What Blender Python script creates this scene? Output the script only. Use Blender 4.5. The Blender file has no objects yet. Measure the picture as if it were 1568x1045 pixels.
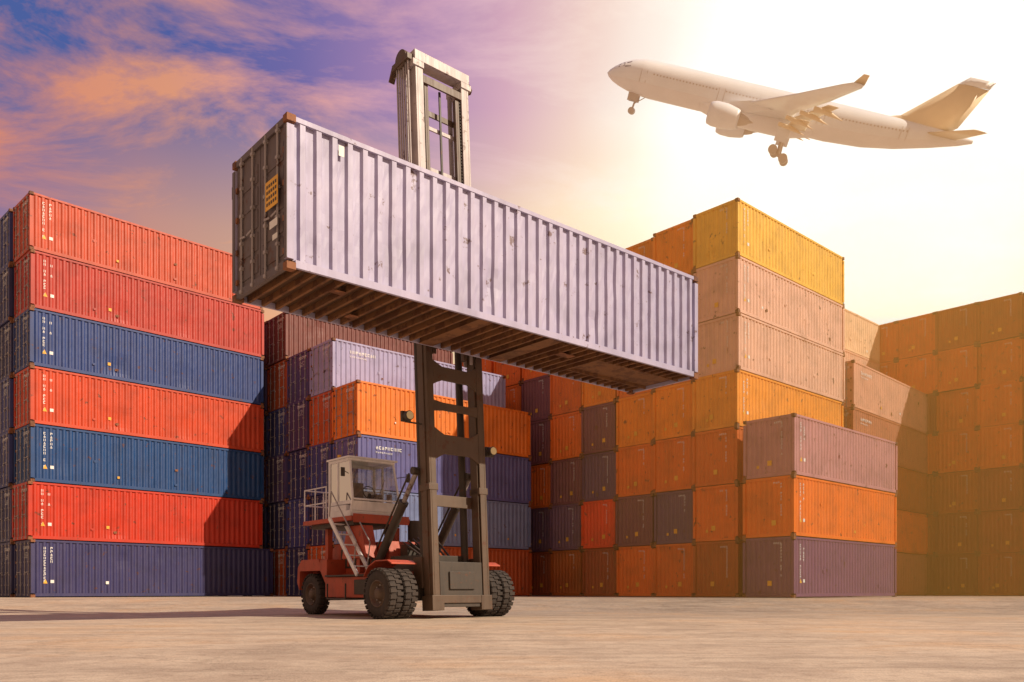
import bpy, math, random
from mathutils import Vector, Matrix
random.seed(7)
D=bpy.data
sc=bpy.context.scene

def s2l(c):
    c=c/255.0
    return c/12.92 if c<=0.04045 else ((c+0.055)/1.055)**2.4
def C(r,g,b,k=1.0): return (s2l(r)*k,s2l(g)*k,s2l(b)*k,1.0)

# ---------------------------------------------------------------- materials
class NT:
    def __init__(s,nt): s.nt=nt
    def n(s,t,**kw):
        nd=s.nt.nodes.new(t)
        for k,v in kw.items():
            if k.startswith('i_'):
                key=k[2:]
                key=int(key) if key.isdigit() else key.replace('_',' ')
                nd.inputs[key].default_value=v
            else: setattr(nd,k,v)
        return nd
    def l(s,a,b): s.nt.links.new(a,b)
    def math(s,op,a,b=None,c=None,clamp=False):
        nd=s.nt.nodes.new('ShaderNodeMath'); nd.operation=op; nd.use_clamp=clamp
        for i,v in enumerate((a,b,c)):
            if v is None: continue
            if isinstance(v,(int,float)): nd.inputs[i].default_value=v
            else: s.l(v,nd.inputs[i])
        return nd.outputs[0]
    def mix(s,f,a,b,mode='MIX'):
        nd=s.nt.nodes.new('ShaderNodeMix'); nd.data_type='RGBA'; nd.blend_type=mode
        for sock,v in ((nd.inputs[0],f),(nd.inputs[6],a),(nd.inputs[7],b)):
            if isinstance(v,(int,float)): sock.default_value=v
            elif isinstance(v,tuple): sock.default_value=v
            else: s.l(v,sock)
        return nd.outputs[2]
    def ramp(s,f,stops,interp='LINEAR'):
        nd=s.nt.nodes.new('ShaderNodeValToRGB'); cr=nd.color_ramp; cr.interpolation=interp
        while len(cr.elements)>1: cr.elements.remove(cr.elements[0])
        cr.elements[0].position=stops[0][0]; cr.elements[0].color=stops[0][1]
        for p,c in stops[1:]:
            e=cr.elements.new(p); e.color=c
        s.l(f,nd.inputs[0]); return nd.outputs[0]

def newmat(name):
    m=D.materials.new(name); m.use_nodes=True
    nt=NT(m.node_tree); b=m.node_tree.nodes['Principled BSDF']
    return m,nt,b
W1=(1,1,1,1); K=(0,0,0,1)

def paint_mat(name,base=None,rough=.5,rust=.64,metal=0.0,dirt=.5,scale=1.0,rustcol=(.10,.035,.015,1)):
    m,n,b=newmat(name)
    tc=n.n('ShaderNodeTexCoord'); oi=n.n('ShaderNodeObjectInfo')
    off=n.n('ShaderNodeVectorMath',operation='SCALE'); 
    cmb=n.n('ShaderNodeCombineXYZ'); n.l(oi.outputs['Random'],cmb.inputs[0]); n.l(oi.outputs['Random'],cmb.inputs[2])
    n.l(cmb.outputs[0],off.inputs[0]); off.inputs['Scale'].default_value=60
    add=n.n('ShaderNodeVectorMath',operation='ADD'); n.l(tc.outputs['Object'],add.inputs[0]); n.l(off.outputs[0],add.inputs[1])
    v=add.outputs[0]
    if base is None: col=oi.outputs['Color']
    else:
        rgb=n.n('ShaderNodeRGB'); rgb.outputs[0].default_value=base; col=rgb.outputs[0]
    n1=n.n('ShaderNodeTexNoise',i_Scale=.9*scale,i_Detail=2.0,i_Roughness=.6); n.l(v,n1.inputs['Vector'])
    mp=n.n('ShaderNodeMapping'); mp.inputs['Scale'].default_value=(7*scale,7*scale,.55*scale); n.l(v,mp.inputs[0])
    n2=n.n('ShaderNodeTexNoise',i_Scale=1.0,i_Detail=3.0,i_Roughness=.65); n.l(mp.outputs[0],n2.inputs['Vector'])
    n3=n.n('ShaderNodeTexNoise',i_Scale=2.6*scale,i_Detail=5.0,i_Roughness=.72); n.l(v,n3.inputs['Vector'])
    f1=n.ramp(n1.outputs[0],[(.3,(.76,.76,.76,1)),(.5,(1,1,1,1)),(.72,(1.12,1.10,1.06,1))])
    c=n.mix(dirt+.3,col,f1,'MULTIPLY')
    f2=n.ramp(n2.outputs[0],[(.36,K),(.62,W1)])
    c2=n.mix(n.math('MULTIPLY',f2,dirt*.3),c,n.mix(.6,c,(.16,.11,.08,1)))
    f3=n.ramp(n3.outputs[0],[(rust,K),(rust+.04,W1)])
    c3=n.mix(n.math('MULTIPLY',f3,.8),c2,rustcol)
    n.l(c3,b.inputs['Base Color'])
    b.inputs['Metallic'].default_value=metal
    r=n.math('MULTIPLY_ADD',n2.outputs[0],.3,rough-.12); n.l(r,b.inputs['Roughness'])
    bp=n.n('ShaderNodeBump',i_Strength=.35,i_Distance=.03); n.l(n1.outputs[0],bp.inputs['Height']); n.l(bp.outputs[0],b.inputs['Normal'])
    return m

M_PAINT=paint_mat('container_paint',rust=.62)
M_DOOR=paint_mat('shaded_door_tone',base=(.115,.09,.095,1),rust=.58,dirt=.9)  # shade on the lifted container's end painted in as a darker colour
M_EDGE=paint_mat('corner_casting_steel',base=C(150,95,60,.8),rough=.7,rust=.5)
M_WHITE=paint_mat('white_marking_paint',base=(.78,.77,.74,1),rust=.72,dirt=.3)
M_YEL=paint_mat('yellow_sticker',base=(.80,.42,.04,1),rust=.75,dirt=.3)
M_UNDER=paint_mat('underframe_steel',base=(.20,.085,.030,1),rough=.7,rust=.5,dirt=.9)
M_FLOOR=paint_mat('plywood_floor_underside',base=(.080,.036,.014,1),rough=.8,rust=.6,dirt=.9)
M_GAL=paint_mat('galvanised_locking_rod',base=(.38,.34,.34,1),rough=.45,rust=.6,metal=.2)
M_RED=paint_mat('machine_red_paint',base=(.46,.065,.025,1),rough=.5,rust=.62,dirt=.9,scale=2)
M_MAST=paint_mat('mast_steel_paint',base=(.095,.058,.036,1),rough=.5,rust=.58,dirt=.9,scale=1.5)
M_MASTL=paint_mat('mast_inner_sunlit_tone',base=(.44,.38,.38,1),rough=.45,rust=.6,dirt=.8,scale=1.5)  # paler mast steel: sunlight on the upper stage put into the colour
M_DARK=paint_mat('dark_machine_metal',base=(.045,.034,.026,1),rough=.55,rust=.6,dirt=.6,scale=2)
M_RUB=paint_mat('tyre_rubber',base=(.038,.030,.027,1),rough=.85,rust=.9,dirt=.9,scale=3)
M_CAB=paint_mat('cab_white_paint',base=(.76,.74,.76,1),rough=.4,rust=.68,dirt=.5,scale=2)
M_SEAT=paint_mat('seat_vinyl',base=(.35,.28,.24,1),rough=.7,rust=.9)
m,n,b=newmat('cab_glass')
tr=n.n('ShaderNodeBsdfTransparent',i_Color=(.9,.92,.9,1)); mx=n.n('ShaderNodeMixShader'); lw=n.n('ShaderNodeFresnel',i_IOR=1.5)
gl=n.n('ShaderNodeBsdfGlossy',i_Roughness=.03)
n.l(n.math('MULTIPLY_ADD',lw.outputs[0],1.0,.22),mx.inputs[0]); n.l(tr.outputs[0],mx.inputs[1]); n.l(gl.outputs[0],mx.inputs[2])
n.l(mx.outputs[0],m.node_tree.nodes['Material Output'].inputs[0]); M_GLASS=m
m,n,b=newmat('lamp_lens'); b.inputs['Base Color'].default_value=(.8,.7,.4,1); b.inputs['Roughness'].default_value=.15; M_LENS=m
def simple(name,c,r=.5,me=0):
    m,n,b=newmat(name); b.inputs['Base Color'].default_value=c; b.inputs['Roughness'].default_value=r; b.inputs['Metallic'].default_value=me
    tc=n.n('ShaderNodeTexCoord'); ns=n.n('ShaderNodeTexNoise',i_Scale=.35,i_Detail=2.0); n.l(tc.outputs['Object'],ns.inputs[0])
    f=n.ramp(ns.outputs[0],[(.35,(.95,.95,.95,1)),(.65,W1)]); n.l(n.mix(1.0,c,f,'MULTIPLY'),b.inputs['Base Color']); return m
M_JET=simple('aircraft_white_paint',(.90,.91,.94,1),.28)
M_JETB=simple('aircraft_tan_trim',(.88,.72,.52,1),.35)
M_JETG=simple('aircraft_grey_metal',(.62,.54,.48,1),.4)
M_JETD=simple('aircraft_dark_glass',(.16,.10,.10,1),.2)
M_JETR=simple('aircraft_belly_paint',(.88,.86,.88,1),.35)

# ---------------------------------------------------------------- mesh builder
class MB:
    def __init__(s): s.v=[];s.f=[];s.m=[];s.mats=[];s.sm=[]
    def mi(s,mat):
        if mat not in s.mats: s.mats.append(mat)
        return s.mats.index(mat)
    def add(s,vs,fs,mat,smooth=False,M=None):
        o=len(s.v); k=s.mi(mat)
        for v in vs:
            v=Vector(v)
            if M: v=M@v
            s.v.append(tuple(v))
        for f in fs: s.f.append([i+o for i in f]); s.m.append(k); s.sm.append(smooth)
    def box(s,x0,x1,y0,y1,z0,z1,mat,M=None):
        vs=[(x,y,z) for x in (x0,x1) for y in (y0,y1) for z in (z0,z1)]
        s.add(vs,[(0,1,3,2),(4,6,7,5),(0,4,5,1),(2,3,7,6),(0,2,6,4),(1,5,7,3)],mat,M=M)
    def prism(s,pts,axis,a,b_,mat):
        def mk(p,t):
            if axis=='x': return (t,p[0],p[1])
            if axis=='y': return (p[0],t,p[1])
            return (p[0],p[1],t)
        k=len(pts); vs=[mk(p,a) for p in pts]+[mk(p,b_) for p in pts]
        fs=[tuple(range(k))[::-1],tuple(range(k,2*k))]+[(i,(i+1)%k,(i+1)%k+k,i+k) for i in range(k)]
        s.add(vs,fs,mat)
    def beam(s,p,q,w,h,mat):
        p=Vector(p);q=Vector(q); d=(q-p); L=d.length; d.normalize()
        up=Vector((0,0,1)) if abs(d.z)<.95 else Vector((0,1,0))
        a=d.cross(up).normalized(); c=a.cross(d)
        M=Matrix((( d.x,a.x,c.x,p.x),(d.y,a.y,c.y,p.y),(d.z,a.z,c.z,p.z),(0,0,0,1)))
        s.box(0,L,-w/2,w/2,-h/2,h/2,mat,M=M)
    def cyl(s,p,q,r,mat,seg=12,r2=None,caps=True):
        p=Vector(p);q=Vector(q); d=(q-p).normalized(); r2=r if r2 is None else r2
        up=Vector((0,0,1)) if abs(d.z)<.95 else Vector((0,1,0))
        a=d.cross(up).normalized(); c=a.cross(d); vs=[]
        for P,R in ((p,r),(q,r2)):
            for i in range(seg):
                t=2*math.pi*i/seg; vs.append(P+a*math.cos(t)*R+c*math.sin(t)*R)
        s.add(vs,[(i,(i+1)%seg,(i+1)%seg+seg,i+seg) for i in range(seg)],mat,True)
        if caps: s.add(vs,[tuple(range(seg)),tuple(range(2*seg-1,seg-1,-1))],mat)
    def lathe(s,c,prof,mat,seg=32,axis='x'):
        vs=[];k=len(prof)
        for i in range(seg):
            t=2*math.pi*i/seg
            for (x,r) in prof: vs.append((c[0]+x,c[1]+r*math.cos(t),c[2]+r*math.sin(t)))
        fs=[]
        for i in range(seg):
            j=(i+1)%seg
            for a in range(k-1): fs.append((i*k+a,i*k+a+1,j*k+a+1,j*k+a))
        s.add(vs,fs,mat,True)
    def mesh(s,name):
        me=D.meshes.new(name); me.from_pydata(s.v,[],s.f)
        for m in s.mats: me.materials.append(m)
        me.polygons.foreach_set('material_index',s.m); me.polygons.foreach_set('use_smooth',s.sm)
        me.update(); return me
def put(name,me,parent=None,loc=(0,0,0),rz=0,color=None,bevel=0,recalc=True):
    if recalc:
        import bmesh
        bm=bmesh.new(); bm.from_mesh(me); bmesh.ops.recalc_face_normals(bm,faces=bm.faces); bm.to_mesh(me); bm.free()
    o=D.objects.new(name,me); sc.collection.objects.link(o); o.location=loc; o.rotation_euler=(0,0,rz)
    if color: o.color=color
    if parent: o.parent=parent
    if bevel:
        md=o.modifiers.new('bevel','BEVEL'); md.width=bevel; md.segments=2; md.limit_method='ANGLE'; md.angle_limit=math.radians(40)
    return o
def empty(name,loc,rz=0):
    e=D.objects.new(name,None); sc.collection.objects.link(e); e.location=loc; e.rotation_euler=(0,0,rz); e.empty_display_size=.5; return e

# ---------------------------------------------------------------- shipping containers
def corr(mb,o,u,nrm,L,z0,z1,pitch,depth,mat,rnd=0,shape=(.14,.36,.64,.86),dents=()):
    k=max(1,round(L/pitch)); p=L/k; pts=[]
    for i in range(k):
        b=i*p
        pts+=[(b,-depth),(b+shape[0]*p,-depth),(b+shape[1]*p,0),(b+shape[2]*p,0),(b+shape[3]*p,-depth)]
    pts.append((L,-depth))
    o=Vector(o);u=Vector(u);nr=Vector(nrm); vs=[]
    nz=1 if not (rnd or dents) else 12
    zs=[z0+(z1-z0)*i/nz for i in range(nz+1)]
    for j,z in enumerate(zs):
        for i,(a,d) in enumerate(pts):
            dd=d
            if 0<j<nz and 0<i<len(pts)-1:
                if rnd: dd+=random.uniform(-rnd,rnd)
                for (da,dz,dr,dm) in dents:
                    q=((a-da)/dr)**2+((z-dz)/(dr*1.3))**2
                    if q<1: dd-=dm*(1-q)**2
            v=o+u*a+nr*dd; vs.append((v.x,v.y,z))
    q=len(pts); fs=[]
    for j in range(nz):
        for i in range(q-1): fs.append((j*q+i,j*q+i+1,(j+1)*q+i+1,(j+1)*q+i))
    mb.add(vs,fs,mat)
def glyphs(mb,x0,z0,cols,rows,w,h,gap,face,L,W,mat,vertical=False,p=.85,rng=random):
    for c in range(cols):
        for r in range(rows):
            if rng.random()>p: continue
            x=x0+c*(w+gap); z=z0-r*(h+gap*.8); kk=rng.choice((0,1,2,3))
            parts=[(0,.25,0,1),(.75,1,0,1)] if kk==0 else [(0,1,.78,1),(0,1,0,.22),(0,.28,.22,.78)] if kk==1 else [(0,1,.4,.62),(.36,.64,.62,1),(0,1,0,.2)] if kk==2 else [(0,.28,0,1),(.28,1,.75,1),(.7,1,.35,.75)]
            for (a,b_,c0,c1) in parts:
                X0=x+a*w;X1=x+b_*w;Z0=z-h+c0*h;Z1=z-h+c1*h
                if face=='side': vs=[(X0,.012,Z0),(X1,.012,Z0),(X1,.012,Z1),(X0,.012,Z1)]
                else: vs=[(.004,W-X0,Z0),(.004,W-X1,Z0),(.004,W-X1,Z1),(.004,W-X0,Z1)]
                mb.add(vs,[(0,1,2,3)],mat)
def container_mesh(L=12.19,W=2.44,H=2.59,pitch=.28,end='door',marks='code',hero=False,seed=0):
    rng=random.Random(seed); mb=MB(); P=M_PAINT
    post=.14; rail=.10; br=.14; DP=M_DOOR if hero else P
    for x in (0,L-post):
        for y in (0,W-.12): mb.box(x,x+post,y,y+.12,.18,H-.18,P)
    cs=.18
    for x in (-.008,L-cs+.008):
        for y in (-.008,W-.162+.008):
            for z in (-.01,H-.12):
                mb.box(x,x+cs,y,y+.162,z,z+.13,M_EDGE)
    for y in (.004,W-.07):
        mb.box(cs-.01,L-cs+.01,y,y+.066,.035,br+.035,P)
        mb.box(cs-.01,L-cs+.01,y,y+.066,H-rail,H-.012,P)
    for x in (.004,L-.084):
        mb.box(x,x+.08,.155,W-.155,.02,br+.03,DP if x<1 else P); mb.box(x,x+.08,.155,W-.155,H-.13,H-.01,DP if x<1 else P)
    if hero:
        mb.box(-.012,-.0015,.0,.115,.19,H-.19,DP); mb.box(-.012,-.0015,W-.115,W,.19,H-.19,DP)  # thin strips carry the painted end shade across the corner posts
    dp=.066 if hero else .042
    if hero: dents=[(4.7,.85,.35,.035),(7.9,.7,.3,.03),(8.6,1.9,.4,.02),(2.1,1.2,.5,.018)]
    else: dents=[(rng.uniform(1,L-1),rng.uniform(.5,2.1),rng.uniform(.3,.7),rng.uniform(.015,.035)) for _ in range(3)]
    corr(mb,(post,.018,0),(1,0,0),(0,-1,0),L-2*post,br+.02,H-rail+.01,pitch,dp,P,rnd=.005 if hero else .0025,shape=(.26,.38,.70,.82) if hero else (.14,.36,.64,.86),dents=dents)
    corr(mb,(post,W-.018,0),(1,0,0),(0,1,0),L-2*post,br+.02,H-rail+.01,pitch,dp,P)
    k=40;vs=[];fs=[]
    for i in range(k+1):
        x=.08+(L-.16)*i/k; z=H-.035-(.02 if i%2 else 0); vs+=[(x,.06,z),(x,W-.06,z)]
    for i in range(k): fs.append((2*i,2*i+2,2*i+3,2*i+1))
    mb.add(vs,fs,P)
    mb.box(.08,L-.08,.07,W-.07,.15,.18,M_FLOOR)
    if hero:
        kx=int(L/.30)
        for i in range(1,kx):
            x=L*i/kx
            if x>L-3.2 and x<L-.2:
                mb.box(x-.03,x+.03,.07,.62,.03,.15,M_UNDER); mb.box(x-.03,x+.03,W-.62,W-.07,.03,.15,M_UNDER)
            else: mb.box(x-.03,x+.03,.07,W-.07,.03,.15,M_UNDER)
        for y in (.62,W-.66): mb.box(L-3.3,L-.09,y,y+.04,.03,.149,M_UNDER)
        mb.box(L-3.25,L-.09,.67,W-.67,.11,.145,M_UNDER)
        for x in (4.5,6.6): 
            mb.box(x,x+.36,.075,W-.075,.024,.034,M_UNDER)
        mb.box(1.2,1.5,.5,.7,.02,.028,M_EDGE); mb.box(2.2,2.45,1.6,1.85,.02,.028,M_EDGE); mb.box(7.6,8.1,.7,.95,.018,.028,M_EDGE)
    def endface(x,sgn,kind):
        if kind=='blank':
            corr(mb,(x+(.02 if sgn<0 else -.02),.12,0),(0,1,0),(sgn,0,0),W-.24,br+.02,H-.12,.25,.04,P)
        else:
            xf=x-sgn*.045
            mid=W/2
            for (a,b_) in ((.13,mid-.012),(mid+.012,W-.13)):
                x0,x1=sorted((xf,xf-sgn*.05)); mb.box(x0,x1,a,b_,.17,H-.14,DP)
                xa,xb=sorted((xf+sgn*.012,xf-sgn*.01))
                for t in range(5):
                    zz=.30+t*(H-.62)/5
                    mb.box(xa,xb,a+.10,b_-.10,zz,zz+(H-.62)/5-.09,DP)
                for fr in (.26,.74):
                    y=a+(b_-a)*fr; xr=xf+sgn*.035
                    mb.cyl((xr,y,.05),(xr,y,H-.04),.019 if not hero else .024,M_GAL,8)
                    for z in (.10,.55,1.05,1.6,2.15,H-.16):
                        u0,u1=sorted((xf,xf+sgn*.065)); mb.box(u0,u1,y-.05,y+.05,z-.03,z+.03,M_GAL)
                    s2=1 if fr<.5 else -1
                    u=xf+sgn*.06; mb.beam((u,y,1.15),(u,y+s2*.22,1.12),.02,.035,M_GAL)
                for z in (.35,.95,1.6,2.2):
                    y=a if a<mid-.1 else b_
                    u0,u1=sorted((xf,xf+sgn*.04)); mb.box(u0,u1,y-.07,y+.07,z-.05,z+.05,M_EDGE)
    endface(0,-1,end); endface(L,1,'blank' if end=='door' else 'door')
    if marks=='code':
        glyphs(mb,.52,H-.32,1,11,.085,.11,.05,'side',L,W,M_WHITE,rng=rng)
        glyphs(mb,.80,H-.32,1,5,.085,.11,.05,'side',L,W,M_WHITE,rng=rng)
        z=.62; mb.add([(.5,.011,z),(.68,.011,z),(.59,.011,z+.2)],[(0,1,2)],M_YEL)
        mb.add([(.8,.011,z+.02),(.95,.011,z+.02),(.95,.011,z+.16),(.8,.011,z+.16)],[(0,1,2,3)],M_WHITE)
    if marks in('logo',):
        glyphs(mb,1.0,H-.45,9,1,.12,.15,.05,'side',L,W,M_WHITE,p=1,rng=rng)
        glyphs(mb,1.0,H-.72,9,1,.07,.07,.04,'side',L,W,M_WHITE,p=1,rng=rng)
    if marks in ('code','logo','none'):
        for _ in range(rng.choice((0,1,2))):
            x=rng.uniform(2,L-1.5); z=rng.uniform(.35,.9); s_=rng.uniform(.06,.14)
            mb.add([(x,.012,z),(x+s_,.012,z),(x+s_,.012,z+s_),(x,.012,z+s_)],[(0,1,2,3)],rng.choice((M_WHITE,M_YEL)))
        for _ in range(rng.choice((1,2,3))):   # repair patches
            x=rng.uniform(2,L-1.5); z=rng.uniform(.3,1.9); s_=rng.uniform(.1,.25)
            mb.add([(x,.0145,z),(x+s_,.0145,z),(x+s_,.0145,z+s_*.7),(x,.0145,z+s_*.7)],[(0,1,2,3)],M_EDGE if rng.random()<.3 else P)
    if end=='door':
        if marks!='hero':
            glyphs(mb,W-1.05,H-.28,6,1,.10,.13,.035,'end',L,W,M_WHITE,p=1,rng=rng)
            glyphs(mb,W-1.0,H-.55,6,4,.06,.05,.03,'end',L,W,M_WHITE,p=.7,rng=rng)
    else:
        y=rng.uniform(.7,1.3); mb.add([(.006,y,.5),(.006,y+.2,.5),(.006,y+.2,.72),(.006,y,.72)],[(0,1,2,3)],M_YEL)
        if rng.random()<.6:
            y=rng.uniform(1.5,1.8); mb.add([(.006,y,.42),(.006,y+.12,.42),(.006,y+.12,.55),(.006,y,.55)],[(0,1,2,3)],M_YEL)
        glyphs(mb,W-.62,H-.3,1,rng.choice((6,9,11)),.06,.09,.05,'end',L,W,M_WHITE,p=.8,rng=rng)
        glyphs(mb,W-.95,H-.24,4,1,.07,.07,.03,'end',L,W,M_WHITE,p=.9,rng=rng)
    if marks=='hero':
        mb.box(-.052,-.046+.0,.28,.80,1.25,1.78,M_YEL)
        for r in range(4):
            for c in range(5):
                y=.33+c*.09; z=1.32+r*.11; mb.box(-.055,-.0525,y,y+.06,z,z+.06,M_DARK)
        mb.box(-.052,-.046,.30,.62,.86,1.0,M_WHITE); mb.box(-.052,-.046,.30,.50,.62,.72,M_WHITE)
        mb.box(1.05,1.17,.002,.010,H-.42,H-.22,M_WHITE)
    return mb.mesh('shipping_container_mesh')
_cache={}
def cmesh(L,end,marks,var):
    key=(L,end,marks,var)
    if key not in _cache: 
        me=container_mesh(L=L,end=end,marks=marks,seed=int(L*10)+var*31)
        import bmesh
        bm=bmesh.new(); bm.from_mesh(me); bmesh.ops.recalc_face_normals(bm,faces=bm.faces); bm.to_mesh(me); bm.free()
        _cache[key]=me
    return _cache[key]
GZ=.40
def stack(x,y,ang,cols,L=12.19,end='door',marks='code',H=2.59,jit=.07,z=GZ,marks_list=None,L0=None):
    for t,c in enumerate(cols):
        mk=marks_list[t] if marks_list else marks
        me=cmesh(L0 if (L0 and t==0) else L,end,mk,random.randint(0,3))
        j=random.uniform(-jit,jit)
        k=random.uniform(.90,1.08)
        put('shipping_container',me,loc=(x+math.cos(ang)*j,y+math.sin(ang)*j,z+.012+t*2.59),rz=ang+random.uniform(-.003,.003),color=(c[0]*k,c[1]*k,c[2]*k,1),recalc=False)
k=.60
NAVY=C(60,62,118,k); LAV=C(158,150,185,k)
BLUE=C(22,84,150,k); IND=C(76,86,158,k); PUR=C(100,82,135,k)
ORGB=C(240,108,36,k); TERB=C(215,98,40,k); MARB=C(135,68,60,k)
kc=.85
ORG=C(250,115,20,kc); RED=C(248,68,22,kc); TER=C(240,112,22,kc); MAR=C(172,72,36,kc); GOLD=C(253,142,20,kc); PINK=C(248,190,160,kc)  # right stacks: warm glow tint and extra brightness put into paint colours
BRN=C(215,102,20,kc*.75); DKB=C(172,76,18,kc*.75); MAUV=C(215,128,92,kc*.85); PURC=C(140,78,98,kc*.8); VIO=C(120,84,125,kc*.8)
A1=math.atan2(.718,.696)
LX,LY=-21.5,37.3
kf=.57
front=[C(66,64,122,kf),C(238,58,18,kf),C(4,80,150,kf),C(242,80,30,kf),C(48,82,160,kf),C(222,66,50,kf),C(238,94,56,kf)]
stack(LX,LY,A1,front,L=11.45,L0=12.0,end='door',marks='code')
for i,n_ in ((1,7),(2,6),(3,6)):
    stack(LX-.718*2.52*i-.1*i,LY+.696*2.52*i,A1,[random.choice((NAVY,BLUE,IND,NAVY,MARB)) for _ in range(n_)],L=11.9)
A2=math.atan2(.66,.753)
def at(x,y,a,kk,g=2.50): return (x-math.sin(a)*g*kk,y+math.cos(a)*g*kk)
BX,BY=-7.35,39.9
stack(BX,BY,A2,[TERB,C(150,165,218,k),C(122,120,190,k),C(252,136,42,.76)],L=11.2,marks_list=['none','none','logo','none'])
p=at(BX,BY,A2,1); stack(*p,A2,[ORGB,NAVY,IND,ORGB,C(176,172,216,.78)],L=11.4,marks='logo')
p=at(BX,BY,A2,2); stack(*p,A2,[NAVY,IND,NAVY,PUR,PUR],L=11.4,marks='none')
p=at(BX,BY,A2,3); stack(*p,A2,[TERB,NAVY,PUR,IND,TERB,MARB],L=11.4,marks='none')
p=at(BX,BY,A2,4); stack(*p,A2,[PUR,NAVY,TERB,NAVY,PUR,MARB],L=11.4,marks='none')
A3=math.atan2(.673,.74)
stack(11.9,35.2,math.atan2(.68,.733),[C(128,82,118,.75),C(250,122,24,.85),C(206,146,150,.78)],L=10.3,end='blank',marks='code')
cols={0:(10.25,37.95,[BRN,TER,TER,C(252,160,50,.88),C(250,196,172,.85),C(248,194,172,.85),C(254,196,72,.9)],10.2),  # upper tiers paler, bright haze put into their colours
1:(8.72,40.05,[TER,VIO,ORG,GOLD,TER,ORG,GOLD],10.6),
2:(7.12,42.2,[ORG,PURC,TER,GOLD,TER,ORG,GOLD],10.6),
3:(5.49,44.4,[MAR,RED,VIO,PURC,GOLD,TER],10.6),
4:(3.85,46.6,[BRN,VIO,PURC,ORG,TER,ORG],10.6),
5:(2.25,48.8,[MAR,VIO,ORG,PURC,PURC,TER],10.6),
6:(.5,51,[TER,PURC,VIO,PURC,TER,ORG],10.6),
7:(-1.3,53.2,[TER,NAVY,VIO,ORG,TER,ORG],10.6),
8:(-3.1,55.4,[TER,NAVY,VIO,MAR,TER,ORG],10.6)}
for i,(x,y,cc,L) in cols.items(): stack(x,y,A3,cc,L=L,end='blank',marks='code' if i==0 else 'none')
A4=math.radians(45)
stack(18.7,45.8,A4,[MAUV,TER,BRN,MAUV,C(244,178,150,.85)],L=11.4,end='door',marks='logo')
p=at(18.7,45.8,A4,1); stack(*p,A4,[MAUV,MAUV,BRN,MAUV,MAUV],L=11.4,end='door',marks='none')
stack(16.7,48.9,math.atan2(.67,.74),[TER,MAUV,BRN,MAUV,MAUV,PINK,C(254,206,165,.88)],L=11.6,end='blank',marks='none')  # pale top tiers: haze painted into the colour
A5=math.atan2(.68,.73)
for i in range(-4,6):
    x,y=30.5-1.70*i,50+1.78*i
    cc=[random.choice((BRN,DKB,DKB,MAR)) for _ in range(3)]+[random.choice((BRN,BRN,MAR,TER)) for _ in range(2)]+[random.choice((BRN,TER,TER)) for _ in range(2)]  # browns lighten with height to imitate glow on the upper tiers
    stack(x,y,A5,cc,L=12.19,end='blank',marks='none',jit=.12)
AH=math.atan2(.655,.7555)
hero=container_mesh(L=12.19,H=2.80,pitch=.335,end='door',marks='hero',hero=True)
put('shipping_container',hero,loc=(-4.07,15.14,6.56),rz=AH,color=C(190,184,218,.78))

# ---------------------------------------------------------------- container handling forklift
FK=empty('container_handler_forklift',(-1.84,21.94,0),AH)
def wheel(mb,x,y,s,r=.63,w=.38):
    h=w/2; k=r/.63
    mb.lathe((x,y,r),[(-h+.02,.34*k),(-h,.42*k),(-h+.003,.54*k),(-h+.05,.60*k),(-h+.08,.612*k),(h-.08,.612*k),(h-.05,.60*k),(h-.003,.54*k),(h,.42*k),(h-.02,.34*k)],M_RUB,40)
    for i in range(26):
        t=2*math.pi*i/26
        for sg in (-1,1):
            M=Matrix.Translation((x,y,r))@Matrix.Rotation(t+(.12 if sg>0 else 0),4,'X')
            a0,a1=sorted((sg*.012,sg*(h-.012)))
            mb.box(a0,a1,-.045*k,.045*k,.60*k,.64*k,M_RUB,M=M)
            b0,b1=sorted((sg*(h-.05),sg*(h+.004)))
            mb.box(b0,b1,-.045*k,.045*k,.575*k,.62*k,M_RUB,M=M)
    mb.lathe((x,y,r),[(s*(h-.02),.345*k),(s*(h+.0),.335*k),(s*(h-.02),.31*k),(s*(h-.12),.27*k),(s*(h-.14),.16*k),(s*(h-.02),.14*k),(s*(h+.0),.10*k),(s*h,.001)],M_MAST,28)
    for i in range(8):
        t=2*math.pi*i/8; cy=y+.215*k*math.cos(t); cz=r+.215*k*math.sin(t)
        mb.cyl((x+s*(h-.15),cy,cz),(x+s*(h-.10),cy,cz),.022,M_GAL,6)
    mb.lathe((x,y,r),[(-s*(h-.02),.34*k),(-s*(h-.1),.25*k),(-s*(h-.1),.001)],M_DARK,20)
mb=MB()
for x,s in ((-1.80,-1),(-1.37,-1),(1.37,1),(1.80,1)): wheel(mb,x,0,s)
mb.cyl((-1.9,0,.63),(1.9,0,.63),.14,M_DARK,16); mb.box(-1.15,1.15,-.22,.22,.45,.85,M_DARK)
put('front_axle_wheels',mb.mesh('front_wheels'),FK)
mb=MB()
for x,s in ((-1.12,-1),(1.12,1)): wheel(mb,x,4.8,s,r=.60,w=.34)
mb.box(-1.0,1.0,4.65,4.95,.42,.75,M_DARK)
put('rear_axle_wheels',mb.mesh('rear_wheels'),FK)
mb=MB()
mb.box(-.78,.78,-.05,4.2,.50,1.20,M_RED)
mb.box(-.85,-.782,.5,4.1,.62,1.02,M_RED)
mb.prism([(4.05,1.35),(4.25,1.62),(5.30,1.62),(5.55,1.40),(5.60,.95),(5.45,.72),(5.42,1.28),(4.15,1.28)],'x',-1.32,1.32,M_RED)
mb.prism([(5.1,.55),(5.6,.75),(5.6,1.4),(5.1,1.4)],'x',-.9,.9,M_RED)
mb.prism([(3.75,.8),(4.15,1.28),(4.15,1.6),(3.75,1.6)],'x',-1.32,1.32,M_RED)
mb.box(-1.42,-.86,1.15,3.65,.52,1.08,M_RED); mb.box(-1.50,-.86,1.25,3.55,1.09,1.14,M_DARK)
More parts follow.
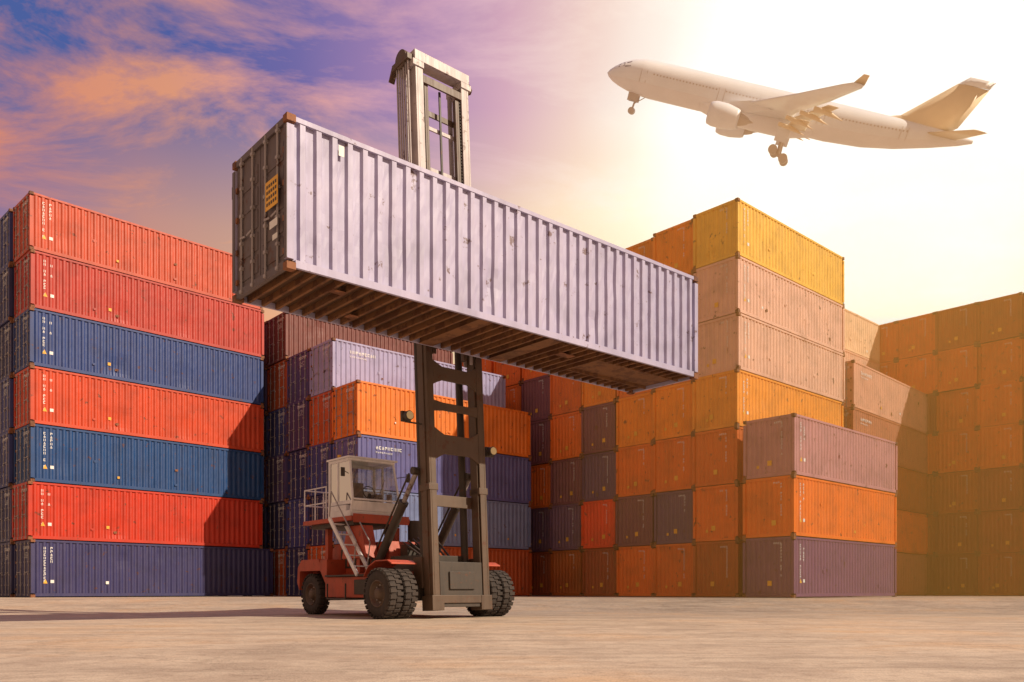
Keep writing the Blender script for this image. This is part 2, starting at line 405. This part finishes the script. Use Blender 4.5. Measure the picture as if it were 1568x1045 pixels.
mb.box(.86,1.42,1.15,3.65,.52,1.08,M_RED)
mb.box(-1.46,-1.425,1.3,2.0,.60,1.0,M_DARK); mb.box(-1.62,-1.43,2.2,3.2,.46,.50,M_DARK); 
for y in (2.2,3.2): mb.box(-1.62,-1.58,y-.02,y+.02,.46,.9,M_DARK)
for s in (-1,1):
    pts=[(-.30,1.36),(-.1,1.44),(.45,1.44),(.80,1.30),(1.02,1.05)]
    for a,b_ in zip(pts[:-1],pts[1:]):
        x0,x1=sorted((s*1.0,s*1.75))
        vs=[(x0,a[0],a[1]),(x1,a[0],a[1]),(x1,b_[0],b_[1]),(x0,b_[0],b_[1])]
        vs+= [(v[0],v[1],v[2]+.035) for v in vs]
        mb.add(vs,[(0,1,2,3),(4,5,6,7),(0,1,5,4),(2,3,7,6),(1,2,6,5),(0,3,7,4)],M_RED)
mb.prism([(1.3,1.2),(1.5,2.05),(4.3,2.05),(5.0,1.75),(5.1,1.5),(4.2,1.3),(4.2,1.2)],'x',-.70,.70,M_RED)
mb.box(-.73,-.702,2.2,4.0,1.35,1.9,M_DARK)
for i in range(7): mb.box(-.75,-.73,2.25+i*.25,2.35+i*.25,1.4,1.85,M_RED)
mb.box(-.74,.74,-.1,1.3,1.2,1.62,M_DARK)
mb.cyl((.3,3.0,2.0),(.3,3.0,3.5),.08,M_GAL,12); mb.cyl((.3,3.0,2.3),(.3,3.0,3.0),.15,M_DARK,14)
mb.cyl((.62,2.2,2.05),(.62,2.2,2.7),.18,M_DARK,14)
for i in range(7):
    x=-.45+.15*i; mb.cyl((x,.25,1.6),(x+.05,1.2,2.0+.05*i),.03,M_DARK,8); mb.cyl((x,.25,1.6),(x,.2,.9),.03,M_DARK,8)
mb.box(-.4,.4,1.0,1.35,1.62,1.95,M_DARK)
put('chassis',mb.mesh('chassis'),FK,bevel=.018)
mb=MB()
mb.box(-1.45,.45,2.15,4.95,2.62,2.74,M_RED); mb.box(-1.30,.2,2.3,4.7,2.50,2.62,M_DARK)
mb.box(-1.40,.40,2.12,2.148,2.56,2.80,M_RED)
for (x,y) in ((-.95,2.5),(.2,2.5),(-.95,4.3),(.2,4.3)): mb.box(x-.08,x+.08,y-.08,y+.08,1.2 if x<-.5 else 2.0,2.5,M_RED)
mb.prism([(1.85,1.6),(2.15,2.5),(2.9,2.5),(3.2,1.6)],'x',-1.15,-.78,M_RED)
for x in (-1.62,-1.20):
    mb.beam((x,3.05,2.72),(x,1.55,1.12),.05,.12,M_CAB)
    mb.beam((x,2.95,3.45),(x,1.60,2.0),.03,.03,M_GAL); mb.beam((x,1.60,2.0),(x,1.75,1.32),.03,.03,M_GAL); mb.beam((x,2.95,3.45),(x,3.05,2.72),.03,.03,M_GAL)
for i in range(5):
    t=(i+.6)/5.4; y=3.05-1.5*t; z=2.72-1.6*t; mb.box(-1.60,-1.22,y-.10,y+.10,z-.015,z+.015,M_CAB)
R=[(-1.42,3.6),(-1.42,4.25),(-1.42,4.9),(-.8,4.9),(-.1,4.9),(.42,4.9),(.42,4.2),(.42,3.6)]
for (x,y) in R: mb.cyl((x,y,2.74),(x,y,3.66),.02,M_CAB,8)
for a,b_ in zip(R[:-1],R[1:]):
    for z in (3.20,3.65): mb.cyl((a[0],a[1],z),(b_[0],b_[1],z),.02,M_CAB,8)
mb.box(-.9,-.1,3.7,4.4,2.74,3.1,M_DARK)
put('deck_and_ladder',mb.mesh('deck'),FK,bevel=.008)
mb=MB()
x0,x1,y0,y1,z0,z1=-1.42,.12,2.25,3.50,2.80,4.34
mb.box(x0,x1,y0,y1,z0-.06,z0+.10,M_CAB)
mb.box(x0+.0,x1,y0+.25,y1,z0+.10,z0+.26,M_CAB)
mb.prism([(y0-.02,z0+.10),(y0-.06,z0+.36),(y0-.02,z0+.36),(y0+.03,z0+.10)],'x',x0+.02,x1-.02,M_CAB)
tw=.05
P0=[(x0+tw/2,y0-.08,z0+.40),(x1-tw/2,y0-.08,z0+.40)]; T0=[(x0+.08,y0+.16,z1),(x1-.08,y0+.16,z1)]
for a,b_ in zip(P0,T0): mb.beam(a,b_,tw,tw,M_CAB)
for a in P0: mb.beam((a[0],y0+.03,z0+.08),a,tw,tw,M_CAB)
for x in (x0+.05,x1-.05):
    mb.box(x-.035,x+.035,y1-.07,y1,z0+.1,z1,M_CAB)
    mb.beam((x,y0+.75,z0+.3),(x,y0+.75,z1),.05,.05,M_CAB)
    mb.box(x-.03,x+.03,y0+.16,y1-.05,z1-.08,z1,M_CAB)
    mb.box(x-.025,x+.025,y0-.02,y1-.05,z0+.28,z0+.38,M_CAB)
mb.box(x0+.04,x1-.04,y0+.12,y0+.20,z1-.06,z1,M_CAB)
mb.box(x0+.04,x1-.04,y0-.105,y0-.06,z0+.38,z0+.43,M_CAB)
mb.box(x0+.08,x1-.08,y1-.07,y1-.01,z1-.10,z1,M_CAB); mb.box(x0+.08,x1-.08,y1-.06,y1-.02,z0+.26,z0+.80,M_CAB)  # lower rear panel added to brighten the view through the cab
mb.box(x0-.02,x1+.02,y0+.06,y1+.05,z1+.002,z1+.05,M_CAB)
mb.box(x0+.3,x1-.3,y0+.5,y1-.3,z1+.05,z1+.10,M_CAB)
mb.box(-.85,-.40,y0+.70,y0+1.1,z0+.30,z0+.50,M_SEAT); mb.box(-.85,-.40,y0+1.02,y0+1.12,z0+.50,z0+1.0,M_SEAT)
mb.beam((-.62,y0+.15,z0+.2),(-.62,y0+.35,z0+.62),.07,.07,M_DARK)
for i in range(14):
    a=2*math.pi*i/14;b_=2*math.pi*(i+1)/14
    mb.cyl((-.62+.19*math.cos(a),y0+.36+.06*math.sin(a),z0+.66+.18*math.sin(a)),(-.62+.19*math.cos(b_),y0+.36+.06*math.sin(b_),z0+.66+.18*math.sin(b_)),.015,M_DARK,6)
mb.box(-.30,-.12,y0+.5,y0+1.0,z0+.3,z0+.65,M_SEAT)
for x,s in ((x0,-1),(x1,1)):
    mb.beam((x,y0+.1,z0+1.1),(x+s*.28,y0-.08,z0+1.15),.02,.02,M_DARK); mb.box(x+s*.28-.06,x+s*.28+.06,y0-.10,y0-.07,z0+.98,z0+1.22,M_DARK)
mb.beam((-.62,y0-.13,z0+.45),(-.35,y0-.02,z0+1.0),.015,.015,M_DARK)
mb.cyl((x0+.25,y1-.2,z1+.05),(x0+.25,y1-.2,z1+.20),.05,M_YEL,10)
put('cab',mb.mesh('cab'),FK,bevel=.01)
mb=MB()
mb.add([P0[0],P0[1],T0[1],T0[0]],[(0,1,2,3)],M_GLASS)
for x in (x0+.05,x1-.05):
    mb.add([(x,y0-.05,z0+.38),(x,y1-.04,z0+.38),(x,y1-.04,z1-.08),(x,y0+.17,z1-.08)],[(0,1,2,3)],M_GLASS)
mb.add([(x0+.08,y1-.04,z0+.80),(x1-.08,y1-.04,z0+.80),(x1-.08,y1-.04,z1-.10),(x0+.08,y1-.04,z1-.10)],[(0,1,2,3)],M_GLASS)
put('cab_windows',mb.mesh('cab_windows'),FK)
mb=MB()
for x in (-.86,.86):
    a=Vector((x,1.75,1.45)); b_=Vector((x,-.10,3.75)); mid=a.lerp(b_,.68)
    mb.cyl(a,mid,.12,M_DARK,16); mb.cyl(mid,b_,.065,M_GAL,12); mb.cyl(mid-(mid-a).normalized()*.1,mid,.135,M_DARK,16)
    mb.cyl(a-Vector((.14,0,0)),a+Vector((.14,0,0)),.12,M_DARK,12); mb.cyl(b_-Vector((.14,0,0)),b_+Vector((.14,0,0)),.1,M_DARK,12)
    mb.cyl((x-.1,1.6,1.9),(x-.1,.1,3.7),.025,M_DARK,8)
put('tilt_cylinders',mb.mesh('tilt_cylinders'),FK)
# mast (tilted back)
mb=MB()
for s in (-1,1):
    def bx(a,b_,c,d,e,f,m):
        u0,u1=sorted((s*a,s*b_)); mb.box(u0,u1,c,d,e,f,m)
    bx(.86,.91,-.20,.20,0,8.4,M_MAST); bx(.70,.86,-.20,-.155,0,8.4,M_MAST); bx(.70,.86,.155,.20,0,8.4,M_MAST)
    bx(.66,.705,-.14,.14,.05,9.0,M_MAST)
    bx(.91,.94,-.08,.08,0,8.2,M_MAST)
    bx(.60,.96,-.23,.23,-.08,.30,M_MAST)
    bx(.66,.95,-.212,.212,2.95,3.12,M_MAST)
    bx(.78,.96,.20,.58,.5,1.3,M_MAST)
def cross(za,zb,fl,y0=-.195,y1=-.135):
    mb.prism([(-.70,za-fl),(-.52,za-fl*.35),(-.40,za),(.40,za),(.52,za-fl*.35),(.70,za-fl),(.70,zb+fl),(.52,zb+fl*.35),(.40,zb),(-.40,zb),(-.52,zb+fl*.35),(-.70,zb+fl)],'y',y0,y1,M_MAST)
cross(3.9,4.4,.16); cross(5.02,5.22,.04); cross(5.80,6.15,.14); cross(8.0,8.3,.05)
mb.box(-.70,.70,.14,.195,2.6,2.9,M_MAST)
mb.box(-.68,.68,-.18,-.12,0,1.15,M_DARK); mb.box(-.68,.68,-.22,-.18,.1,.3,M_MAST)
mb.box(-.4,.4,-.23,-.181,.45,.9,M_DARK)
for x,z in ((-1.45,4.75),(1.2,4.15)):
    mb.beam((-.96 if x<0 else .96,0,z-.12),(x,0,z-.12),.04,.04,M_DARK)
    mb.cyl((x,-.05,z),(x,-.2,z),.12,M_DARK,14); mb.cyl((x,-.2,z),(x,-.215,z),.10,M_LENS,14)
    mb.box(x-.13,x+.13,-.06,.03,z-.13,z+.13,M_DARK)
mast=put('mast_outer',mb.mesh('mast_outer'),FK,bevel=.01)
mast.location=(.08,-.60,.28); mast.rotation_euler=(math.radians(-3.1),0,0)
mb=MB()
for s in (-1,1):
    def bx(a,b_,c,d,e,f,m):
        u0,u1=sorted((s*a,s*b_)); mb.box(u0,u1,c,d,e,f,m)
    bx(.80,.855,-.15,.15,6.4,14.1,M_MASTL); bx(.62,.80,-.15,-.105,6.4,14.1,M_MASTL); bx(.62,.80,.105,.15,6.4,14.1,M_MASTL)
    bx(.50,.56,-.10,.10,6.5,13.6,M_MAST)
    bx(.44,.50,-.10,-.07,6.5,13.6,M_MAST)
    mb.cyl((s*.66,.42,.2),(s*.66,.42,7.5),.10,M_DARK,14); mb.cyl((s*.66,.42,7.5),(s*.66,.42,13.9),.07,M_GAL,12)
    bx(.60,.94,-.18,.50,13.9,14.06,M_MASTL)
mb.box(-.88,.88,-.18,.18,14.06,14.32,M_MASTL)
mb.box(-.62,.62,-.155,-.105,13.55,13.75,M_MAST)
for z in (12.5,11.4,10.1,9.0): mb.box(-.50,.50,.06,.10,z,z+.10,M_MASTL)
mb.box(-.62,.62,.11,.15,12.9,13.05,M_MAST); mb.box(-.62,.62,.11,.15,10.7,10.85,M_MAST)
mb.box(-.03,.03,-.02,.02,8,13.6,M_DARK)
for x in (-.60,.60):
    for i in range(80): mb.box(x-.022,x+.022,-.10,-.06,7+i*.085,7.055+i*.085,M_DARK)
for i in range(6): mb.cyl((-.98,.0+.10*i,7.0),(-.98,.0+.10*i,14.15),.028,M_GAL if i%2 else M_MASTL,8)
mb.box(-1.06,-.88,-.10,.62,14.05,14.20,M_MAST); mb.beam((-.98,.6,14.15),(-.98,.78,13.85),.16,.06,M_MAST)
mb.lathe((-.98,.26,14.2),[(-.06,.001),(-.06,.24),(.06,.24),(.06,.001)],M_MAST,20)
mb.beam((.9,0,14.2),(1.0,-.05,13.95),.2,.1,M_MAST)
o=put('mast_inner',mb.mesh('mast_inner'),FK,bevel=.006)
o.location=(.04,-.57,.28); o.rotation_euler=(math.radians(-3.1),0,0)
mb=MB()
for x in (-.72,.60): mb.box(x,x+.12,-.76,-.40,6.9,9.5,M_DARK)
for z in (7.0,8.1,9.2): mb.box(-.9,.9,-.80,-.765,z,z+.2,M_RED)
mb.box(-3.2,3.2,-1.14,-.80,8.75,9.15,M_RED)
for s in (-1,1):
    u0,u1=sorted((s*3.2,s*6.0)); mb.box(u0,u1,-1.06,-.84,8.82,9.08,M_DARK)
    u0,u1=sorted((s*5.85,s*6.05)); mb.box(u0,u1,-1.22,-1.0,7.3,9.20,M_DARK)
    mb.box(s*2.2-.1,s*2.2+.1,-1.20,-.80,6.85,8.75,M_DARK)
put('spreader',mb.mesh('spreader'),FK,bevel=.01)

# ---------------------------------------------------------------- airliner
JET=empty('airliner',(16.4,142.613,89.6)); JET.rotation_mode='XYZ'
JET.rotation_euler=(Matrix.Rotation(-.175,3,'Z')@Matrix.Rotation(.336,3,'Y')@Matrix.Rotation(.435,3,'X')).to_euler()
mb=MB()
secs=[(0,.02,-.5),(.4,.55,-.48),(1.2,1.15,-.38),(2.4,1.75,-.22),(4,2.3,-.08),(6,2.68,0),(8,2.82,0),(20,2.82,0),(38,2.82,0),(44,2.6,.2),(49,2.15,.6),(54,1.45,1.15),(58,.75,1.6),(60,.25,1.85)]
seg=40; vs=[]
def frad(x):
    for (a,ra,za),(b_,rb,zb) in zip(secs[:-1],secs[1:]):
        if a<=x<=b_:
            t=(x-a)/(b_-a); return ra+(rb-ra)*t, za+(zb-za)*t
    return 0.2,1.8
xs=[0,.15,.4,.8,1.2,1.8,2.4,3.2,4,5,6,7,8]+[8+2*i for i in range(1,16)]+[41,44,46.5,49,51.5,54,56,58,59.2,60]
for x in xs:
    r,z=frad(x)
    for i in range(seg):
        t=2*math.pi*i/seg; vs.append((x,r*math.cos(t),z+r*math.sin(t)))
kx=len(xs)
top=[];bot=[]
for a in range(kx-1):
    for i in range(seg):
        f=(a*seg+i,a*seg+(i+1)%seg,(a+1)*seg+(i+1)%seg,(a+1)*seg+i)
        ang=2*math.pi*(i+.5)/seg
        (bot if math.sin(ang)<-.35 else top).append(f)
mb.add(vs,top,M_JET,True); mb.add(vs,bot,M_JETR,True)
vs=[];ff=[(17,.6),(20,1.0),(26,1.15),(32,1.1),(36,.6)]
for x,kf_ in ff:
    for i in range(24):
        t=2*math.pi*i/24; vs.append((x,2.9*kf_**.5*math.cos(t),-1.6+1.9*kf_*math.sin(t)))
fs=[(a*24+i,a*24+(i+1)%24,(a+1)*24+(i+1)%24,(a+1)*24+i) for a in range(4) for i in range(24)]
mb.add(vs,fs,M_JETR,True)
for s in (-1,1):
    for i in range(78):
        x=7.2+i*.56
        if x>50: break
        if i in (0,1,22,23,50,51): continue
        r,z=frad(x); t=.20
        y=s*(r*math.cos(t)+.012); zz=z+r*math.sin(t)
        mb.add([(x,y,zz-.13),(x+.22,y,zz-.13),(x+.22,y,zz+.13),(x,y,zz+.13)],[(0,1,2,3)],M_JETG)
    for x in (6.2,19.5,36,49):
        r,z=frad(x)
        for dx in (0,1.0):
            y=s*(r+.015); mb.box(x+dx,x+dx+.07,y-.01,y+.01,z-.9,z+1.0,M_JETG)
for s in (-1,1):
    for t0,t1,xa,xb in ((.62,.98,1.9,3.0),(.50,.95,3.05,4.1),(1.02,1.5,1.8,2.8)):
        P=[]
        for (x,t) in ((xa,t0),(xb,t0),(xb-.1,t1),(xa+.2,t1)):
            r,z=frad(x); r+=.03; P.append((x,s*r*math.cos(t),z+r*math.sin(t)))
        mb.add(P,[(0,1,2,3)],M_JETD)
def wing(pts,s,mat,thick=.11):
    prof=[(0,0),(.03,.35),(.12,.75),(.3,1),(.55,.8),(.8,.38),(1,.03),(.8,-.12),(.5,-.4),(.25,-.55),(.08,-.42),(.02,-.2)]
    vs=[]
    for (y,xl,c,z) in pts:
        for (u,w) in prof: vs.append((xl+u*c,s*y,z+w*c*thick*.6))
    kk=len(prof); fs=[]
    for a in range(len(pts)-1):
        for i in range(kk): fs.append((a*kk+i,a*kk+(i+1)%kk,(a+1)*kk+(i+1)%kk,(a+1)*kk+i))
    fs+= [tuple(range(kk)),tuple(range((len(pts)-1)*kk,len(pts)*kk))]
    mb.add(vs,fs,mat,True)
for s in (-1,1):
    wing([(1.5,19.5,12.5,-1.5),(9.5,25.5,7.3,-.6),(20,32.4,4.8,.9),(28.5,37.8,2.6,2.2),(29.6,39.0,1.6,2.5)],s,M_JET)
    wing([(29.5,39.1,1.5,2.5),(30.1,40.0,.8,3.6)],s,M_JETB,.08)
    wing([(3.0,31.8,3.0,-2.3),(9.5,32.6,2.6,-1.3)],s,M_JETB,.10)
    wing([(9.9,32.7,2.5,-1.2),(20,36.9,1.7,.35)],s,M_JETB,.10)
    for y,xl,z in ((6,30.5,-1.9),(11.5,31.5,-1.2),(15.5,33.4,-.5),(19,35.2,.1)):
        mb.cyl((xl,s*y,z-.35),(xl+2.3,s*y,z-.6),.28,M_JETB,10,r2=.34); mb.cyl((xl+2.3,s*y,z-.6),(xl+4.4,s*y,z-1.1),.34,M_JETB,10,r2=.04)
    wing([(.6,52.3,5.2,1.5),(9.6,58.0,2.2,2.5)],s,M_JETB,.09)
    cx,cy,cz=19.8,s*9.2,-3.2
    E=1.12
    mb.lathe((cx,cy,cz),[(x*E,r*E) for x,r in [(0,1.18),(-.12,1.28),(0,1.42),(.7,1.60),(2.2,1.62),(3.8,1.36),(4.3,1.20),(4.2,1.05),(3.6,1.0)]],M_JET,28)
    mb.lathe((cx,cy,cz),[(0,1.3),(.9,1.25),(.9,.3),(.3,.001)],M_JETD,28)
    mb.lathe((cx,cy,cz),[(3.9,1.1),(5.3,.82),(6.2,.5),(6.3,.3),(7.1,.02)],M_JETG,20)
    mb.prism([(cx+.8,cz+1.7),(cx+4.8,cz+1.0),(cx+9.5,cz+2.2),(cx+6.0,cz+2.9)],'y',cy-.22,cy+.22,M_JET)
def fin(pts,mat):
    prof=[(0,0),(.12,.7),(.35,1),(.7,.6),(1,.04),(.7,-.6),(.35,-1),(.12,-.7)]; vs=[]
    for (z,xl,c) in pts:
        for (u,w) in prof: vs.append((xl+u*c,w*c*.05,z))
    kk=8; fs=[(a*kk+i,a*kk+(i+1)%kk,(a+1)*kk+(i+1)%kk,(a+1)*kk+i) for a in range(len(pts)-1) for i in range(kk)]
    fs.append(tuple(range((len(pts)-1)*kk,len(pts)*kk))); mb.add(vs,fs,mat,True)
fin([(2.3,45.0,11),(3.2,48.2,8.9),(8.9,54.6,4.7)],M_JETB); fin([(8.95,54.65,4.65),(10.0,55.9,3.9)],M_JET)
def gw(x,y,z,r,w): mb.cyl((x,y-w/2,z),(x,y+w/2,z),r,M_JETG,18)
mb.cyl((6.0,0,-2.4),(5.7,0,-5.0),.16,M_JETG,10); mb.beam((7.6,0,-2.6),(5.8,0,-4.0),.12,.12,M_JETG)
for y in (-.4,.4): gw(5.7,y,-5.1,.55,.35)
mb.box(4.6,6.4,-.75,-.68,-3.7,-2.5,M_JETG); mb.box(4.6,6.4,.68,.75,-3.7,-2.5,M_JETG)
for s in (-1,1):
    mb.cyl((31.5,s*4.8,-2.2),(31.9,s*5.0,-6.2),.26,M_JETG,12); mb.beam((31.6,s*2.6,-2.5),(31.8,s*4.9,-4.6),.2,.2,M_JETG)
    mb.beam((30.9,s*5,-5.8),(32.9,s*5,-6.8),.28,.28,M_JETG)
    for (x,z) in ((30.9,-5.85),(32.9,-6.75)):
        for y in (-.7,.7): gw(x,s*5+y,z,.72,.5)
    mb.box(30.6,32.6,s*5.3-.05,s*5.3+.05,-4.6,-2.2,M_JET)
put('airliner_body',mb.mesh('airliner_body'),JET)

# ---------------------------------------------------------------- ground
vs=[];fs=[]
xs_=[-3000,-400,-120,-60,-30,-15,0,15,30,60,120,400,3000]
ys_=[-3000,-300,-40,0,4,8,12,16,20,24,27,28,29,30,31,32,33,34,35,36,45,60,100,200,600,4000]
def gz(y):
    t=min(1,max(0,(y-27)/8)); return GZ*(t*t*(3-2*t))
for y in ys_:
    for x in xs_: vs.append((x,y,gz(y)))
k_=len(xs_)
for j in range(len(ys_)-1):
    for i in range(k_-1): fs.append((j*k_+i,j*k_+i+1,(j+1)*k_+i+1,(j+1)*k_+i))
me=D.meshes.new('ground'); me.from_pydata(vs,[],fs)
m,n,b=newmat('worn_concrete_yard')
tc=n.n('ShaderNodeTexCoord'); v=tc.outputs['Object']
a=n.n('ShaderNodeTexNoise',i_Scale=.22,i_Detail=4.0,i_Roughness=.6); n.l(v,a.inputs[0])
mp=n.n('ShaderNodeMapping'); mp.inputs['Scale'].default_value=(.7,1.1,1); mp.inputs['Rotation'].default_value=(0,0,.25); n.l(v,mp.inputs[0])
st=n.n('ShaderNodeTexNoise',i_Scale=1.0,i_Detail=6.0,i_Roughness=.65,i_Distortion=.8); n.l(mp.outputs[0],st.inputs[0])
g=n.n('ShaderNodeTexNoise',i_Scale=45.0,i_Detail=4.0,i_Roughness=.8); n.l(v,g.inputs[0])
g2=n.n('ShaderNodeTexNoise',i_Scale=5.0,i_Detail=5.0,i_Roughness=.7); n.l(v,g2.inputs[0])
c=n.ramp(a.outputs[0],[(.36,(.37,.29,.22,1)),(.5,(.47,.37,.28,1)),(.64,(.58,.40,.25,1))])
c=n.mix(n.ramp(st.outputs[0],[(.42,K),(.60,(.7,.7,.7,1))]),c,(.62,.51,.39,1))
c=n.mix(n.ramp(g2.outputs[0],[(.50,K),(.64,(.5,.5,.5,1))]),c,(.29,.21,.155,1))
mt=n.n('ShaderNodeMapping'); mt.inputs['Scale'].default_value=(.06,2.4,1); mt.inputs['Rotation'].default_value=(0,0,-.22); n.l(v,mt.inputs[0])
tn=n.n('ShaderNodeTexNoise',i_Scale=1.0,i_Detail=3.0,i_Roughness=.55,i_Distortion=.3); n.l(mt.outputs[0],tn.inputs[0])
c=n.mix(n.ramp(tn.outputs[0],[(.54,K),(.60,(.35,.35,.35,1)),(.66,(.1,.1,.1,1))]),c,(.27,.21,.16,1))
c=n.mix(.8,c,n.ramp(g.outputs[0],[(.32,(.50,.47,.45,1)),(.5,W1),(.68,(1.25,1.25,1.25,1))]),'MULTIPLY')
vo=n.n('ShaderNodeTexVoronoi',feature='DISTANCE_TO_EDGE',i_Scale=.13); 
wn=n.n('ShaderNodeVectorMath',operation='ADD'); n.l(v,wn.inputs[0]); sc_=n.n('ShaderNodeVectorMath',operation='SCALE',i_Scale=2.2); n.l(g2.outputs['Color'],sc_.inputs[0]); n.l(sc_.outputs[0],wn.inputs[1]); n.l(wn.outputs[0],vo.inputs['Vector'])
cr=n.ramp(vo.outputs['Distance'],[(.0,(.7,.7,.7,1)),(.005,K)])
c=n.mix(cr,c,(.14,.10,.07,1))
n.l(c,b.inputs['Base Color']); b.inputs['Roughness'].default_value=.8
bp=n.n('ShaderNodeBump',i_Strength=.5,i_Distance=.02); n.l(g2.outputs[0],bp.inputs['Height']); n.l(bp.outputs[0],b.inputs['Normal'])
me.materials.append(m); go=put('ground',me)
for p_ in me.polygons: p_.use_smooth=True

# ---------------------------------------------------------------- added scattering volume imitating the warm glow over the right stacks
mb=MB(); mb.prism([(6,18),(46,18),(52,72),(-4,72)],'z',.45,19.5,M_PAINT)
hm=mb.mesh('glow_haze'); hm.materials.clear()
m=D.materials.new('warm_glow_volume'); m.use_nodes=True; n=NT(m.node_tree)
for q in list(m.node_tree.nodes): m.node_tree.nodes.remove(q)
vs_=n.n('ShaderNodeVolumeScatter',i_Color=(1,.52,.12,1),i_Density=.015,i_Anisotropy=.2)
va=n.n('ShaderNodeVolumeAbsorption',i_Color=(1,.66,.30,1),i_Density=.010)
ad=n.n('ShaderNodeAddShader'); n.l(vs_.outputs[0],ad.inputs[0]); n.l(va.outputs[0],ad.inputs[1])
ou=n.n('ShaderNodeOutputMaterial'); n.l(ad.outputs[0],ou.inputs['Volume'])
hm.materials.append(m); put('glow_haze',hm)

# ---------------------------------------------------------------- sun + sky
sv=Vector((1,-.38,.78)).normalized()
L=D.lights.new('sun','SUN'); L.energy=5.0; L.angle=math.radians(.5); L.color=(1,.84,.64)
so=D.objects.new('sun',L); sc.collection.objects.link(so); so.rotation_euler=sv.to_track_quat('Z','Y').to_euler(); so.location=sv*60
w=D.worlds.new('World'); sc.world=w; w.use_nodes=True; n=NT(w.node_tree)
bg=w.node_tree.nodes['Background']; out=w.node_tree.nodes['World Output']
sky=n.n('ShaderNodeTexSky'); sky.sky_type='NISHITA'; sky.sun_disc=False; sky.sun_elevation=math.asin(sv.z); sky.sun_rotation=math.atan2(sv.x,sv.y)
sky.dust_density=3.0
tc=n.n('ShaderNodeTexCoord'); dv=n.n('ShaderNodeVectorMath',operation='NORMALIZE'); n.l(tc.outputs['Generated'],dv.inputs[0]); d=dv.outputs[0]
gd=Vector((660,1281,740)).normalized()
dt=n.n('ShaderNodeVectorMath',operation='DOT_PRODUCT'); n.l(d,dt.inputs[0]); dt.inputs[1].default_value=gd
sx=n.n('ShaderNodeSeparateXYZ'); n.l(d,sx.inputs[0])
den=n.math('ADD',n.math('MAXIMUM',sx.outputs[2],0.0),.16)
cx=n.math('DIVIDE',sx.outputs[0],den); cy=n.math('DIVIDE',sx.outputs[1],den)
cc=n.n('ShaderNodeCombineXYZ'); n.l(cx,cc.inputs[0]); n.l(cy,cc.inputs[1])
mp=n.n('ShaderNodeMapping'); mp.inputs['Scale'].default_value=(1.1,2.0,1); mp.inputs['Rotation'].default_value=(0,0,.35); mp.inputs['Location'].default_value=(5.3,2.9,0); n.l(cc.outputs[0],mp.inputs[0])
cn=n.n('ShaderNodeTexNoise',i_Scale=1.9,i_Detail=7.0,i_Roughness=.64,i_Distortion=.5); n.l(mp.outputs[0],cn.inputs[0])
cl=n.n('ShaderNodeTexNoise',i_Scale=.7,i_Detail=2.0,i_Roughness=.5); n.l(mp.outputs[0],cl.inputs[0])
dtp=n.math('ADD',dt.outputs['Value'],n.math('MULTIPLY_ADD',cl.outputs[0],.08,-.04))
x01=n.math('MULTIPLY_ADD',dtp,.5,.5)
def P(d): return d*.5+.5
base=n.ramp(x01,[(0,C(195,155,125)),(P(.2),C(160,135,135)),(P(.55),C(76,98,158)),(P(.72),C(72,92,160)),(P(.80),C(112,104,166)),(P(.86),C(168,132,178)),(P(.905),C(218,172,190)),(P(.94),C(250,218,205)),(P(.962),(1.1,1.0,.88,1)),(P(.98),(1.45,1.38,1.28,1))])  # unseen sky behind the camera kept warm as added fill for shaded faces
zf=n.ramp(sx.outputs[2],[(0,W1),(.26,(.95,.95,.95,1)),(.38,(.6,.6,.6,1)),(.50,K)])
warm=n.ramp(x01,[(P(.1),C(195,155,120)),(P(.54),C(120,112,160)),(P(.62),C(200,140,135)),(P(.68),C(250,172,105)),(P(.80),C(255,205,130)),(P(.88),(1.0,.80,.38,1)),(P(.93),(1.25,1.02,.55,1)),(P(.965),(1.6,1.38,.85,1)),(1.0,(1.8,1.65,1.2,1))])
col=n.mix(n.math('MULTIPLY',zf,.92),base,warm)
cf=n.ramp(cn.outputs[0],[(.48,K),(.55,(.40,.40,.40,1)),(.66,W1)])
ccol=n.ramp(x01,[(P(.2),C(190,150,125)),(P(.58),C(245,145,85)),(P(.72),C(254,168,100)),(P(.80),C(245,172,150)),(P(.88),C(235,185,200)),(P(.94),(1.1,.92,.78,1)),(1,(1.5,1.45,1.35,1))])
col=n.mix(n.math('MULTIPLY',cf,.72),col,ccol)
n.l(col,bg.inputs[0]); bg.inputs[1].default_value=1.0
bg2=n.n('ShaderNodeBackground',i_Strength=.1); n.l(sky.outputs[0],bg2.inputs[0])
ad=n.n('ShaderNodeMixShader'); ad.inputs[0].default_value=.06
n.l(bg.outputs[0],ad.inputs[1]); n.l(bg2.outputs[0],ad.inputs[2]); n.l(ad.outputs[0],out.inputs[0])

# ---------------------------------------------------------------- camera
cam=D.cameras.new('camera'); co=D.objects.new('camera',cam); sc.collection.objects.link(co); sc.camera=co
co.location=(0,0,.70); co.rotation_euler=(math.radians(90),0,0)
cam.sensor_width=36; cam.lens=1281/1568*36; cam.shift_y=(905-522.5)/1568; cam.clip_end=10000; cam.clip_start=.1
sc.view_settings.view_transform='Standard'; sc.view_settings.look='None'; sc.view_settings.exposure=0
